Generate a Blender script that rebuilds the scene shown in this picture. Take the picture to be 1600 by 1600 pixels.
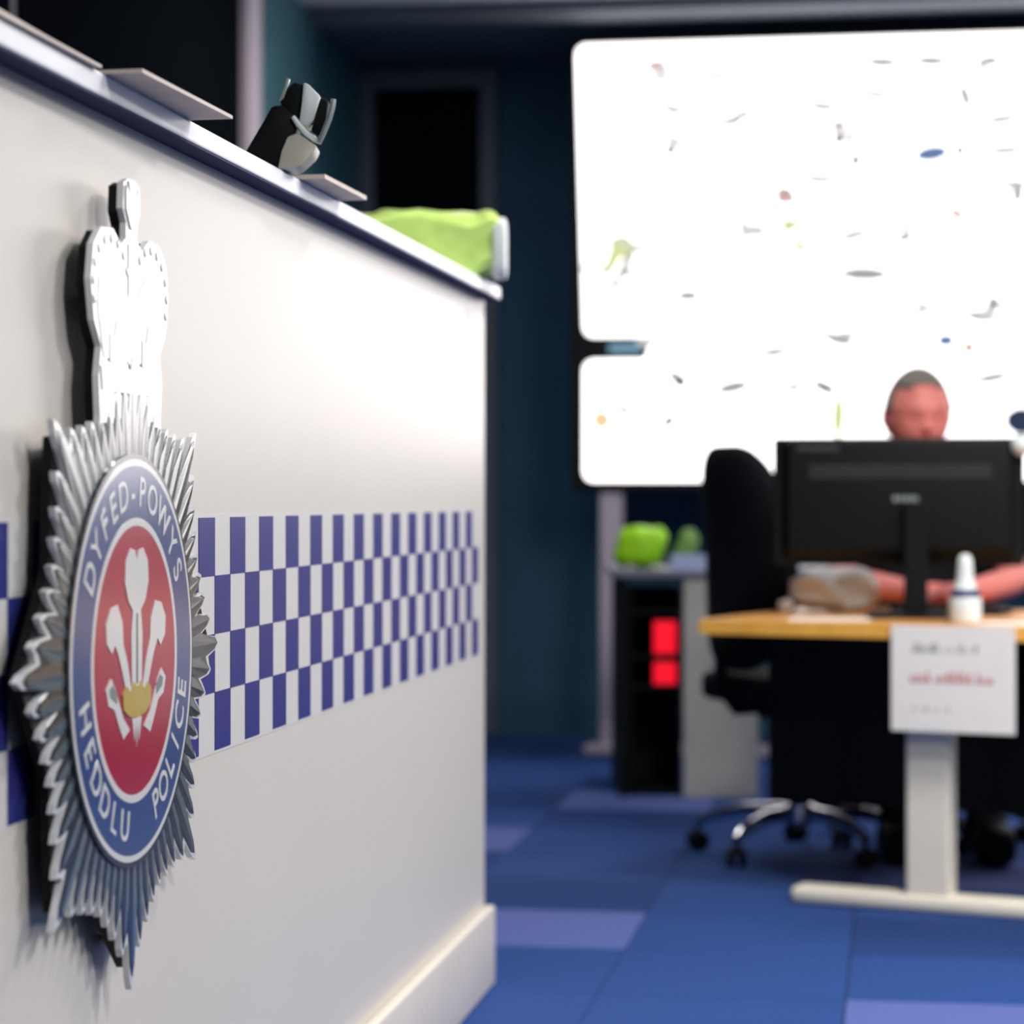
import bpy, bmesh, math, random
from mathutils import Vector, Matrix
random.seed(7)
sc = bpy.context.scene
for o in list(bpy.data.objects): bpy.data.objects.remove(o, do_unlink=True)
C = sc.collection
PI = math.pi
F = 3900.0            # focal length in pixels of a 1600 px frame
HOR = 783.0           # horizon row
CAMZ = 1.0
# ------------------------------------------------------------------ camera
cd = bpy.data.cameras.new('camera'); cam = bpy.data.objects.new('camera', cd); C.objects.link(cam)
cam.location = (0, 0, CAMZ); cam.rotation_euler = (PI/2, 0, 0)
cd.sensor_width = 36.0; cd.lens = 36.0*F/1600.0; cd.shift_y = -(800-HOR)/1600.0
cd.dof.use_dof = True; cd.dof.focus_distance = 3.05; cd.dof.aperture_fstop = 3.7
cd.clip_start = 0.05
sc.camera = cam
# ------------------------------------------------------------------ world, exposure
w = bpy.data.worlds.new('world'); sc.world = w; w.use_nodes = True
w.node_tree.nodes['Background'].inputs[0].default_value = (0.02, 0.024, 0.03, 1)
sc.view_settings.view_transform = 'Standard'; sc.view_settings.look = 'None'
sc.view_settings.gamma = 1.0; sc.view_settings.use_curve_mapping = False
sc.view_settings.exposure = 0.0
LAMP_W = 56.0
SCREEN_E = 3.3
LAMP_SPOTS = [(1.2, 1.4), (1.2, 3.4), (3.6, 1.4), (3.6, 3.4), (4.9, .5), (6.0, 3.4), (7.9, -1.25)]   # (along, across) in room axes; last one added to brighten far left

TH = math.atan(600/F); S_, C_ = math.sin(TH), math.cos(TH)
def W(s, t, z=0): return Vector((s*S_ + t*C_, s*C_ - t*S_, z))      # room axes -> world
ROT = PI/2 - TH                                                      # local x = along the counter, away from the viewer
def PX(px, py, Y): return Vector(((px-800)/F*Y, Y, CAMZ + (HOR-py)/F*Y))

# ------------------------------------------------------------------ materials
def lin(c):
    return tuple(((v/255)/12.92 if v/255 <= .04045 else ((v/255+.055)/1.055)**2.4) for v in c)
def mat(name, rgb, rough=.5, metal=0.0, spec=.5, var=.06, scale=30, bump=0.0, coat=0.0, sheen=0.0):
    m = bpy.data.materials.new(name); m.use_nodes = True
    nt = m.node_tree; b = nt.nodes['Principled BSDF']
    c = lin(rgb)
    tc = nt.nodes.new('ShaderNodeTexCoord'); n = nt.nodes.new('ShaderNodeTexNoise')
    n.inputs['Scale'].default_value = scale; n.inputs['Detail'].default_value = 4
    nt.links.new(tc.outputs['Object'], n.inputs['Vector'])
    r = nt.nodes.new('ShaderNodeValToRGB')
    r.color_ramp.elements[0].position = .3; r.color_ramp.elements[1].position = .7
    r.color_ramp.elements[0].color = tuple(v*(1-var) for v in c)+(1,)
    r.color_ramp.elements[1].color = tuple(min(1, v*(1+var)) for v in c)+(1,)
    nt.links.new(n.outputs['Fac'], r.inputs['Fac']); nt.links.new(r.outputs['Color'], b.inputs['Base Color'])
    b.inputs['Roughness'].default_value = rough; b.inputs['Metallic'].default_value = metal
    b.inputs['Specular IOR Level'].default_value = spec
    b.inputs['Coat Weight'].default_value = coat; b.inputs['Coat Roughness'].default_value = .2
    b.inputs['Sheen Weight'].default_value = sheen
    if bump:
        bp = nt.nodes.new('ShaderNodeBump'); bp.inputs['Strength'].default_value = bump; bp.inputs['Distance'].default_value = .002
        nt.links.new(n.outputs['Fac'], bp.inputs['Height']); nt.links.new(bp.outputs['Normal'], b.inputs['Normal'])
    return m
def emat(name, rgb, e):
    m = bpy.data.materials.new(name); m.use_nodes = True
    b = m.node_tree.nodes['Principled BSDF']
    b.inputs['Base Color'].default_value = (.02, .02, .02, 1); b.inputs['Roughness'].default_value = .3
    b.inputs['Emission Color'].default_value = lin(rgb)+(1,); b.inputs['Emission Strength'].default_value = e
    return m
M = {}
M['panel'] = mat('counter_laminate', (208, 202, 194), .34, var=.012, scale=3, spec=.25)
M['strip'] = mat('strip_vinyl', (208, 205, 202), .34, var=.01, spec=.3)
M['blue_check'] = mat('blue_vinyl', (48, 52, 122), .34, var=.04, spec=.3)
M['worktop'] = mat('worktop_laminate', (244, 245, 246), .35, var=.01)
M['skirting'] = mat('skirting_paint', (228, 218, 204), .35, var=.02, scale=8)
M['shade_edge'] = mat('shaded_underside', (84, 86, 108), .95, var=.05, spec=0)
M['gap_shade_black'] = mat('gap_shade', (14, 15, 17), .6, spec=.2)
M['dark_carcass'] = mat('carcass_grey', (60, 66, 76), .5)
M['acrylic'] = mat('white_acrylic', (222, 224, 226), .23, spec=1.0, coat=1.0, var=.01)
M['crest_black'] = mat('crest_outline', (20, 24, 28), .23, spec=1.0, coat=1.0, var=.02)
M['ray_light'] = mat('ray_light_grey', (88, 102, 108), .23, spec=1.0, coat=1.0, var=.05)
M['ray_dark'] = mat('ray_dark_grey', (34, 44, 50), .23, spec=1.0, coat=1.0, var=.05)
M['ring_blue'] = mat('ring_blue', (44, 74, 132), .23, spec=1.0, coat=1.0, var=.04)
M['crest_red'] = mat('crest_red', (176, 14, 58), .23, spec=1.0, coat=1.0, var=.05)
M['crest_white'] = mat('crest_white', (228, 228, 226), .23, spec=1.0, coat=1.0, var=.02)
M['crest_gold'] = mat('crest_gold', (196, 168, 70), .23, spec=1.0, coat=1.0, var=.1)
M['crown_pale'] = mat('crown_pale', (226, 226, 228), .23, spec=1.0, coat=1.0, var=.01)
M['crown_pale2'] = mat('crown_pale_relief', (224, 224, 227), .23, spec=1.0, coat=1.0, var=.01)
M['navy_wall'] = mat('navy_wall_paint', (52, 84, 108), .8, spec=.2, var=.08, scale=4)
M['teal_wall'] = mat('teal_wall_paint', (64, 112, 124), .5, var=.08, scale=4)
M['frame_dark'] = mat('frame_slate', (84, 92, 108), .5, var=.05)
M['door_dark'] = mat('door_black_glass', (12, 16, 20), .75, var=.05, spec=.0)
M['mauve_trim'] = mat('mauve_grey_trim', (188, 176, 186), .5, var=.04)
M['ceiling'] = mat('ceiling_tile', (206, 210, 216), .8, var=.06, scale=60)
M['soffit'] = mat('soffit_slate', (114, 122, 132), .7, var=.05)
M['pale_wall'] = mat('plain_wall_paint', (120, 124, 130), .7, var=.04)
M['floor_base'] = mat('floor_screed', (20, 34, 66), .9)
M['carpet_a'] = mat('carpet_mid_blue', (34, 68, 130), .95, var=.22, scale=140, bump=.6, spec=.1, sheen=.05)
M['carpet_b'] = mat('carpet_periwinkle', (84, 98, 160), .95, var=.22, scale=140, bump=.6, spec=.1, sheen=.05)
M['carpet_c'] = mat('carpet_deep_blue', (26, 58, 114), .95, var=.22, scale=140, bump=.6, spec=.1, sheen=.05)
M['black_plastic'] = mat('black_plastic', (9, 12, 14), .6, var=.1, spec=.2)
M['black_fabric'] = mat('black_fabric', (16, 20, 24), .9, var=.15, scale=200, bump=.3, spec=.2)
M['grey_plastic'] = mat('grey_plastic', (58, 62, 64), .4)
M['chrome'] = mat('chrome', (215, 215, 222), .12, metal=1.0, var=.02)
M['silver'] = mat('silver_metal', (205, 212, 210), .3, metal=.7, var=.02)
M['wood'] = mat('beech_orange', (252, 182, 78), .4, var=.14, scale=14)
M['desk_top'] = mat('beech_top', (222, 158, 84), .4, var=.12, scale=14)
M['leg_cream'] = mat('cream_powdercoat', (236, 228, 210), .45, var=.02)
M['paper'] = mat('white_paper', (246, 240, 232), .8, var=.02)
M['paper_warm'] = mat('buff_paper', (222, 208, 196), .8, var=.07, scale=22)
M['ink_grey'] = mat('grey_ink', (120, 124, 124), .8)
M['ink_red'] = mat('red_ink', (196, 84, 88), .8)
M['ink_faint'] = mat('faint_ink', (186, 180, 172), .8)
M['lime'] = mat('lime_plastic', (208, 240, 126), .35, var=.12, scale=16, bump=.4)
M['lime_deep'] = mat('lime_fabric', (150, 214, 10), .6, var=.15, scale=30)
M['green_dull'] = mat('dull_green', (96, 138, 60), .6, var=.15, scale=30)
M['white_plastic'] = mat('white_plastic', (226, 232, 228), .35, var=.02)
M['cream_plastic'] = mat('cream_plastic', (206, 200, 182), .5, var=.04)
M['navy_plastic'] = mat('navy_plastic', (36, 46, 96), .4)
M['pale_blue'] = mat('pale_blue_plastic', (172, 184, 222), .4, var=.04)
M['grey_panel'] = mat('warm_grey_panel', (186, 184, 174), .6, var=.04)
M['grey_top'] = mat('grey_desk_top', (110, 112, 124), .5, var=.04)
M['red_glow'] = emat('red_indicator_glow', (255, 6, 40), 1.0)
M['skin'] = mat('skin', (238, 140, 130), .5, var=.08, scale=40)
M['lip'] = mat('lip', (168, 70, 72), .5)
M['hair'] = mat('grey_hair', (122, 116, 110), .7, var=.2, scale=120)
M['eye'] = mat('eye_dark', (30, 24, 24), .2)
M['shirt'] = mat('black_shirt', (18, 20, 26), .9, var=.1, scale=80)
M['lamp_glass'] = emat('lamp_diffuser', (255, 250, 242), 6.0)
M['screen'] = emat('screen_map_white', (255, 249, 248), SCREEN_E)
M['scr_edge'] = emat('screen_map_edge', (208, 238, 232), 1.5)
M['scr_dark'] = emat('screen_map_dark', (40, 90, 110), .3)
M['scr_navy'] = emat('screen_map_navy', (10, 50, 92), .6)
M['scr_grey'] = emat('screen_map_grey', (206, 203, 206), .62)
M['scr_faint'] = emat('screen_map_faint', (232, 228, 231), .85)
M['scr_green'] = emat('screen_map_green', (214, 222, 160), 1.0)
M['scr_orange'] = emat('screen_map_orange', (238, 206, 160), 1.1)
M['scr_red'] = emat('screen_map_red', (214, 170, 164), 1.0)
M['scr_blue'] = emat('screen_map_blue', (100, 140, 195), .7)
M['led_blue'] = emat('indicator_pale_blue', (120, 164, 186), .8)

# ------------------------------------------------------------------ mesh helpers
def box(bm, x0, x1, y0, y1, z0, z1):
    v = [bm.verts.new(p) for p in ((x0,y0,z0),(x1,y0,z0),(x1,y1,z0),(x0,y1,z0),(x0,y0,z1),(x1,y0,z1),(x1,y1,z1),(x0,y1,z1))]
    for f in ((3,2,1,0),(4,5,6,7),(0,1,5,4),(1,2,6,5),(2,3,7,6),(3,0,4,7)): bm.faces.new([v[i] for i in f])
def bevel(bm, w, seg=2):
    bmesh.ops.bevel(bm, geom=list(bm.edges), offset=w, segments=seg, profile=.5, affect='EDGES', clamp_overlap=True)
def smooth_mesh(me, ang=40):
    for p in me.polygons: p.use_smooth = True
    try: me.set_sharp_from_angle(angle=math.radians(ang))
    except Exception: pass
def obj(name, bm, m, parent=None, smooth=False, loc=None, rz=None):
    me = bpy.data.meshes.new(name)
    if isinstance(bm, bmesh.types.BMesh):
        bmesh.ops.recalc_face_normals(bm, faces=list(bm.faces)); bm.to_mesh(me); bm.free()
    else: me = bm
    if m is not None:
        ms = m if isinstance(m, (list, tuple)) else [m]
        me.materials.clear()
        for q in ms: me.materials.append(M[q] if isinstance(q, str) else q)
    if smooth: smooth_mesh(me)
    o = bpy.data.objects.new(name, me); C.objects.link(o)
    if parent: o.parent = parent
    if loc is not None: o.location = loc
    if rz is not None: o.rotation_euler = (0, 0, rz)
    return o
def bx(name, m, parent, x0, x1, y0, y1, z0, z1, bev=0.0, seg=2, **k):
    bm = bmesh.new(); box(bm, x0, x1, y0, y1, z0, z1)
    if bev: bevel(bm, bev, seg)
    return obj(name, bm, m, parent, smooth=(bev > 0 and seg > 2), **k)
def tag(o, label, cat, group=None):
    o['label'] = label; o['category'] = cat
    if group: o['group'] = group
    return o
def struct(o, label=None):
    o['kind'] = 'structure'
    if label: o['label'] = label
    return o
def thing(name, label, cat, loc=(0,0,0), rz=0, group=None):
    o = bpy.data.objects.new(name, None); C.objects.link(o); o.empty_display_size = .1
    o.location = loc; o.rotation_euler = (0, 0, rz)
    return tag(o, label, cat, group)
def tube(bm, pts, r, n=10, caps=True):
    rs = r if isinstance(r, (list, tuple)) else [r]*len(pts)
    pts = [Vector(p) for p in pts]; rings = []
    up = Vector((0, 0, 1))
    for i, p in enumerate(pts):
        d = (pts[min(i+1, len(pts)-1)] - pts[max(i-1, 0)]).normalized()
        a = d.cross(up)
        if a.length < .05: a = d.cross(Vector((1, 0, 0)))
        a.normalize(); b = d.cross(a).normalized()
        rings.append([bm.verts.new(p + (a*math.cos(2*PI*k/n) + b*math.sin(2*PI*k/n))*rs[i]) for k in range(n)])
    for i in range(len(rings)-1):
        for k in range(n): bm.faces.new((rings[i][k], rings[i][(k+1) % n], rings[i+1][(k+1) % n], rings[i+1][k]))
    if caps: bm.faces.new(rings[0][::-1]); bm.faces.new(rings[-1])
def lathe(bm, prof, n=24, cx=0, cy=0):
    rings = [[bm.verts.new((cx+r*math.cos(2*PI*k/n), cy+r*math.sin(2*PI*k/n), z)) for k in range(n)] for r, z in prof]
    for i in range(len(rings)-1):
        for k in range(n): bm.faces.new((rings[i][k], rings[i][(k+1) % n], rings[i+1][(k+1) % n], rings[i+1][k]))
    bm.faces.new(rings[0][::-1]); bm.faces.new(rings[-1])
def plate(bm, pts, y0, y1):          # outline in local x,z; y0 = back, y1 = front (viewer side is -y)
    a = [bm.verts.new((p[0], y0, p[1])) for p in pts]; b = [bm.verts.new((p[0], y1, p[1])) for p in pts]
    bm.faces.new(a); bm.faces.new(b[::-1]); n = len(pts)
    for i in range(n): bm.faces.new((a[i], a[(i+1) % n], b[(i+1) % n], b[i]))
def superblob(bm, sx, sy, sz, e=.5, nu=28, nv=16, fn=None):      # rounded box, soft
    def sp(c, p): return math.copysign(abs(c)**p, c)
    rows = []
    for j in range(1, nv):
        ph = -PI/2 + PI*j/nv; row = []
        for i in range(nu):
            th = 2*PI*i/nu
            p = Vector((sx*sp(math.cos(ph), e)*sp(math.cos(th), e), sy*sp(math.cos(ph), e)*sp(math.sin(th), e), sz*sp(math.sin(ph), e)))
            if fn: p = fn(p)
            row.append(bm.verts.new(p))
        rows.append(row)
    for j in range(len(rows)-1):
        for i in range(nu): bm.faces.new((rows[j][i], rows[j][(i+1) % nu], rows[j+1][(i+1) % nu], rows[j+1][i]))
    bm.faces.new(rows[0][::-1]); bm.faces.new(rows[-1])
def copy_tree(o, parent=None):
    c = o.copy(); C.objects.link(c)
    if parent: c.parent = parent
    for ch in list(o.children): copy_tree(ch, c)
    return c

# ================================================================== THE ROOM
T_L, T_R, S_B, S_F, H = -2.296, 5.2, 10.62, -2.6, 2.95
def room_box(name, m, s0, s1, t0, t1, z0, z1, parent=None):
    # object frame: local x = along (s), local y = -t
    bm = bmesh.new(); box(bm, s0, s1, -t1, -t0, z0, z1)
    return obj(name, bm, m, parent, rz=ROT if parent is None else None)
floor = struct(room_box('floor', 'floor_base', S_F, S_B, T_L, T_R, -.1, -.006), 'blue carpet tile floor of the control room')
struct(room_box('ceiling', 'ceiling', S_F, S_B, T_L, T_R, H, H+.1), 'grey ceiling above the dim far end of the room')
struct(room_box('trim_1', 'soffit', 9.62, S_B, T_L, T_R, 2.90, H), 'dark lowered soffit along the far end of the ceiling')
wl = struct(room_box('wall_left', 'teal_wall', S_F, S_B+.1, T_L-.1, T_L, -.1, H+.1), 'dark teal wall behind the white counter')
wb = struct(room_box('wall_back', 'navy_wall', S_B, S_B+.1, T_L, T_R, -.1, H+.1), 'dark navy wall at the far end of the room')
struct(room_box('wall_right', 'navy_wall', S_F, S_B+.1, T_R, T_R+.1, -.1, H+.1), 'navy wall on the right beyond the picture')
struct(room_box('wall_front', 'pale_wall', S_F-.1, S_F, T_L-.1, T_R+.1, -.1, H+.1), 'plain wall behind the photographer')
# carpet tiles
tile_me = []
for k, mk in enumerate(('carpet_a', 'carpet_b', 'carpet_c')):
    bm = bmesh.new(); box(bm, -.2485, .2485, -.2485, .2485, -.006, 0)
    bmesh.ops.bevel(bm, geom=[e for e in bm.edges if all(v.co.z > -.001 for v in e.verts)], offset=.002, segments=1, affect='EDGES')
    me = bpy.data.meshes.new('carpet_tile'); bm.to_mesh(me); bm.free(); me.materials.append(M[mk]); tile_me.append(me)
first = True
for i in range(15):
    for j in range(-3, 8):
        s = 3.3 + .5*i; t = -.85 + .5*j
        if s > S_B-.26 or (t < -1.2 and s < 5.0) or t < T_L+.26: continue
        kind = 1 if (i, j) in ((5, 0), (3, 2), (8, -1), (7, 2), (10, 0), (4, 5)) else random.choice((0, 0, 2))
        o = bpy.data.objects.new('carpet_tile', tile_me[kind]); C.objects.link(o)
        o.parent = floor; o.location = (s, -t, 0)
# dark window and pale post on the left wall
win = struct(room_box('window_1', 'frame_dark', 4.15, 8.52, T_L, T_L+.02, .05, H), 'tall black glazed panel on the left wall')
for s0_, s1_ in ((4.2, 6.2), (6.26, 8.48)):
    room_box('pane', 'door_dark', s0_, s1_, T_L+.02, T_L+.03, .12, H-.06, win)
struct(room_box('trim_2', 'mauve_trim', 8.52, 8.70, T_L, T_L+.05, 0, H), 'mauve grey upright post at the end of the black glazing')
# dark door with slate frame on the back wall
def door_t(px): return ((px-800)/F)   # helper slope
def back_t(px):                       # across-position on the back wall seen at this pixel column
    k = (px-800)/F
    return S_B*(k*C_ - S_)/(k*S_ + C_)
dr = struct(room_box('door_1', 'door_dark', S_B-.02, S_B, back_t(588), back_t(753), 0, 2.78), 'black door in a slate frame on the far wall')
room_box('door_frame', 'frame_dark', S_B-.05, S_B, back_t(566), back_t(588), 0, 2.86, dr)
room_box('door_frame', 'frame_dark', S_B-.05, S_B, back_t(753), back_t(778), 0, 2.86, dr)
room_box('door_frame', 'frame_dark', S_B-.05, S_B, back_t(588), back_t(753), 2.78, 2.86, dr)
room_box('door_handle', 'silver', S_B-.07, S_B-.02, back_t(736), back_t(746), 1.0, 1.14, dr)
for o in dr.children: pass
# ceiling lights
lamp_names = ('ceiling light panel over the near end of the counter', 'ceiling light panel behind the photographer to the right',
              'ceiling light panel beside the middle of the counter', 'ceiling light panel right of the middle of the room',
              'ceiling light panel near the far end of the counter', 'ceiling light panel above the right of the desk', 'ceiling light panel added near the left wall to brighten the far end')
for (s, t), lb in zip(LAMP_SPOTS, lamp_names):
    p = W(s, t, H)
    L = thing('ceiling_light', 'square white ' + lb, 'ceiling light', p, ROT, 'ceiling light panels')
    bm = bmesh.new()
    for a in ((-.31,.31,-.31,-.29),(-.31,.31,.29,.31),(-.31,-.29,-.29,.29),(.29,.31,-.29,.29)): box(bm, *a, -.03, 0)
    obj('frame', bm, 'white_plastic', L)
    bx('diffuser', 'lamp_glass', L, -.29, .29, -.29, .29, -.02, -.005)
    ld = bpy.data.lights.new('lamp', 'AREA'); ld.shape = 'SQUARE'; ld.size = .56; ld.energy = LAMP_W*(.3 if s > 7 else 1.0); ld.color = (1, .985, .965)
    lo = bpy.data.objects.new('lamp', ld); C.objects.link(lo); lo.parent = L; lo.location = (0, 0, -.035)

# ================================================================== THE COUNTER
T_P = -.843; S_END = W(0,0).x*0 + (-.0569*S_ + 5.175*C_)          # panel plane and far end, room axes
ctr = thing('reception_counter', 'tall white reception counter with a band of blue and white checks', 'counter', W(S_END, T_P, 0), ROT)
L_C = 4.2                                                          # counter runs 4.2 m towards and past the camera
bx('front_panel', 'panel', ctr, -L_C, 0, 0, .035, .0, 1.418, .002, 1)
bx('skirting_board', 'skirting', ctr, -L_C, .004, -.022, 0, 0, .163, .006, 3)
bx('worktop', 'worktop', ctr, -L_C, .006, -.0325, .62, 1.418, 1.443, .003, 2)
bx('underside_shade', 'shade_edge', ctr, -L_C, .004, -.0315, 0, 1.4155, 1.418)  # dark strip that paints the shadow under the worktop overhang
bx('back_panel', 'panel', ctr, -L_C, 0, .55, .585, 0, 1.418)
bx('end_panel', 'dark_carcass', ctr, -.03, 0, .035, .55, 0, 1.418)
# the check strip: white vinyl and the blue checks (each its own vinyl square)
ZT = 1.418
def s_of(px, off=0.0):               # along-position (from the far end) on the counter front seen at this pixel column
    Y = (843/1000.0 - off) / ((C_*(800-px)/F) + S_) ; X = (px-800)/F*Y
    return (X*S_ + Y*C_) - S_END
CH = .0728
x_ref = s_of(309)
z_top = CAMZ - (809-HOR)/F*( (s_of(312)+S_END)*C_ - T_P*S_)
per = (s_of(727) - s_of(309))/13.0
cw = per/2
n_back = int((x_ref + L_C)/per); xs = x_ref - n_back*per
ROWS = 4
bx('check_strip', 'strip', ctr, -L_C+.01, s_of(752), -.0006, 0, z_top-ROWS*CH-.004, z_top+.004)
bm = bmesh.new(); box(bm, 0, cw, -.0014, -.0006, 0, CH)
cme = bpy.data.meshes.new('blue_check'); bm.to_mesh(bm and cme); bm.free(); cme.materials.append(M['blue_check'])
k = 0
x = xs
while x < s_of(748):
    if x > -3.3:
        for r in range(ROWS):
            xx = x + (cw if r % 2 else 0)
            if xx + cw*.9 > s_of(750): continue
            o = bpy.data.objects.new('blue_check', cme); C.objects.link(o); o.parent = ctr
            o.location = (xx, 0, z_top - (r+1)*CH)
    x += per

# ================================================================== THE CREST ON THE COUNTER
U = .148/106.0                         # one unit of the badge drawing
cx_s = s_of(207, .035)
cY = (s_of(207, .035)+S_END)*C_ - (T_P+.035)*S_
c_z = CAMZ - (1031-HOR)/F*cY
crest = thing('police_crest', 'large star shaped police crest with a crown, mounted on the counter front', 'crest', W(S_END+cx_s, T_P, c_z), ROT)
Y_B, Y_F = -.024, -.034                # plate back and front, out from the counter
rays = []
for i in range(64):
    k = i % 8
    L = (242, 218, 205, 197, 193, 197, 205, 218)[k]
    rays.append((2*PI*i/64, L))
def ray_pts(L, wmax, grow=0.0):
    return [(120, -wmax*.75-grow), (170, -wmax-grow), (L-26, -wmax*.95-grow), (L-8, -wmax*.5-grow), (L+grow, 0), (L-8, wmax*.5+grow), (L-26, wmax*.95+grow), (170, wmax+grow), (120, wmax*.75+grow)]
out = []
for a, L in rays:                      # scalloped star outline of the white backing plate
    big = L > 240
    hw = .030 if not big else .036
    g = 7
    out += [(a-.049, (L-28 if not big else 212)+g*.6), (a-.02, L-6+g), (a, L+g+(4 if big else 0)), (a+.02, L-6+g)]
star = [(U*r*math.cos(a), U*r*math.sin(a)) for a, r in out]
bm = bmesh.new(); plate(bm, star, -.027, Y_F); obj('backing_plate', bm, 'acrylic', crest)
bm = bmesh.new(); plate(bm, [(U*r_*math.cos(PI*q_/8), U*r_*math.sin(PI*q_/8)) for q_, r_ in ((q_, 236 if q_ % 2 == 0 else 190) for q_ in range(16))], -.017, -.027); obj('gap_shade', bm, 'gap_shade_black', crest)  # black plate standing in for the shadow in the gap behind the star
bm = bmesh.new()
dark = []
for a, L in rays:
    big = L > 240
    dark += [(a-.049, (L-34 if not big else 206)), (a-.022, L-8), (a, L+1), (a+.022, L-8)]
plate(bm, [(U*r*math.cos(a), U*r*math.sin(a)) for a, r in dark], Y_F, Y_F-.001); obj('star_outline', bm, 'crest_black', crest)
ray_me = {}
def ray_mesh(L):
    if L in ray_me: return ray_me[L]
    big = L > 240; wm = 8.6 if not big else 10.5
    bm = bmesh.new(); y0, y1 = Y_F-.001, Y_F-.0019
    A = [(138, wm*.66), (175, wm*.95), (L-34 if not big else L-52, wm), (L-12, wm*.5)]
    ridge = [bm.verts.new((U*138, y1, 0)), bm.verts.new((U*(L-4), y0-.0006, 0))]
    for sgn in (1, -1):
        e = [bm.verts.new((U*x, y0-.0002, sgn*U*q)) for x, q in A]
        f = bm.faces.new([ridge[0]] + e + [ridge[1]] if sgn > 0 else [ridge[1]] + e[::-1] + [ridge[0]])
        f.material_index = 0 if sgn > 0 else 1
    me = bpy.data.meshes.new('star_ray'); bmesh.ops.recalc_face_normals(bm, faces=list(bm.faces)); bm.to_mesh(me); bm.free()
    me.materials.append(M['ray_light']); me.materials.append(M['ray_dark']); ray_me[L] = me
    return me
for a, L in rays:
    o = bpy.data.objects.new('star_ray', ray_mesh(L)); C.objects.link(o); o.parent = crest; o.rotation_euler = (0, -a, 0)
def disc(name, m, r, y0, y1, r_in=None, n=72):
    bm = bmesh.new()
    if r_in is None: plate(bm, [(U*r*math.cos(2*PI*k/n), U*r*math.sin(2*PI*k/n)) for k in range(n)], y0, y1)
    else:
        v = [[bm.verts.new((U*q*math.cos(2*PI*k/n), y, U*q*math.sin(2*PI*k/n))) for k in range(n)] for q, y in ((r_in, y0), (r, y0), (r, y1), (r_in, y1))]
        for i in range(4):
            for k in range(n): bm.faces.new((v[i][k], v[i][(k+1) % n], v[(i+1) % 4][(k+1) % n], v[(i+1) % 4][k]))
    return obj(name, bm, m, crest)
disc('dark_rim', 'crest_black', 158, Y_F-.001, Y_F-.0042)
disc('white_rim', 'crest_white', 154, Y_F-.0042, Y_F-.0046)
ring = disc('blue_ring', 'ring_blue', 149, Y_F-.0046, Y_F-.005)
disc('inner_rim', 'crest_white', 109, Y_F-.005, Y_F-.0054, 103)
disc('red_field', 'crest_red', 103, Y_F-.005, Y_F-.0053)
# lettering on the ring
dg = bpy.context.evaluated_depsgraph_get()
def letter(ch, ang, flip):
    cu = bpy.data.curves.new('lettering', 'FONT'); cu.body = ch; cu.align_x = 'CENTER'; cu.align_y = 'CENTER'
    cu.size = 33*U; cu.extrude = .0002; cu.offset = .0004
    t = bpy.data.objects.new('lettering', cu); C.objects.link(t)
    bpy.context.view_layer.update()
    me = bpy.data.meshes.new_from_object(t.evaluated_get(bpy.context.evaluated_depsgraph_get()))
    r = 128*U
    rot = ang - PI/2 if not flip else ang + PI/2
    mt = Matrix.Translation((r*math.cos(ang), Y_F-.0053, r*math.sin(ang))) @ Matrix.Rotation(-rot, 4, 'Y') @ Matrix.Rotation(PI/2, 4, 'X')
    me.transform(mt); me.name = 'letter'; obj('letter', me, 'crest_white', ring)
    bpy.data.objects.remove(t, do_unlink=True); bpy.data.curves.remove(cu)
tw = [1.0, 1.0, .9, .9, 1.05, .8, 1.0, 1.1, 1.35, 1.05, 1.0]; acc = 0.0; tot = sum(tw)
for ch, q_ in zip('DYFED-POWYS', tw):
    letter(ch, math.radians(155 - (acc + q_/2)*130/tot), False); acc += q_
for i, ch in enumerate('HEDDLU'): letter(ch, math.radians(196 + i*12.2), True)
for i, ch in enumerate('POLICE'): letter(ch, math.radians(294 + i*10.4), True)
# three feathers, coronet and ribbons in the red field
def shape(name, m, pts, y0, y1, parent=crest, scale=U, dx=0, dz=0):
    bm = bmesh.new(); plate(bm, [((x+dx)*scale, (z+dz)*scale) for x, z in pts], y0, y1)
    return obj(name, bm, m, parent)
yf = Y_F-.0053
mid = [(-12,-20),(-14,20),(-10,38),(-22,46),(-30,60),(-28,76),(-16,86),(-4,84),(0,76),(4,84),(16,86),(28,76),(30,60),(22,46),(10,38),(14,20),(12,-20)]
pl_ = shape('plume', 'crest_white', mid, yf, yf-.0008)
shape('plume_line', 'crest_black', [(-1.6,-18),(-1.6,36),(1.6,36),(1.6,-18)], yf-.0008, yf-.0011, pl_)
for sg in (-1, 1):
    side = [(14,-22),(24,0),(34,14),(36,30),(48,44),(64,42),(76,30),(74,16),(62,8),(54,14),(46,6),(36,-8),(26,-24)]
    shape('plume', 'crest_white', [(sg*x, z) for x, z in side], yf, yf-.0008)
    rib = [(18,-52),(34,-58),(44,-48),(56,-34),(70,-30),(76,-18),(64,-10),(54,-18),(44,-30),(34,-42)]
    rb_ = shape('ribbon', 'crest_white', [(sg*x, z) for x, z in rib], yf, yf-.0008)
    shape('ribbon_motto', 'ink_grey', [(sg*x, z) for x, z in [(50,-30),(66,-24),(68,-18),(60,-15),(50,-22)]], yf-.0008, yf-.0011, rb_)
shape('coronet', 'crest_gold', [(-34,-36),(-36,-24),(-26,-18),(-18,-24),(-8,-16),(0,-22),(8,-16),(18,-24),(26,-18),(36,-24),(34,-36),(20,-42),(0,-44),(-20,-42)], yf, yf-.0014)
shape('quill', 'crest_white', [(-12,-44),(-6,-62),(-3,-46),(0,-66),(3,-46),(6,-62),(12,-44)], yf, yf-.0008)
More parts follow.
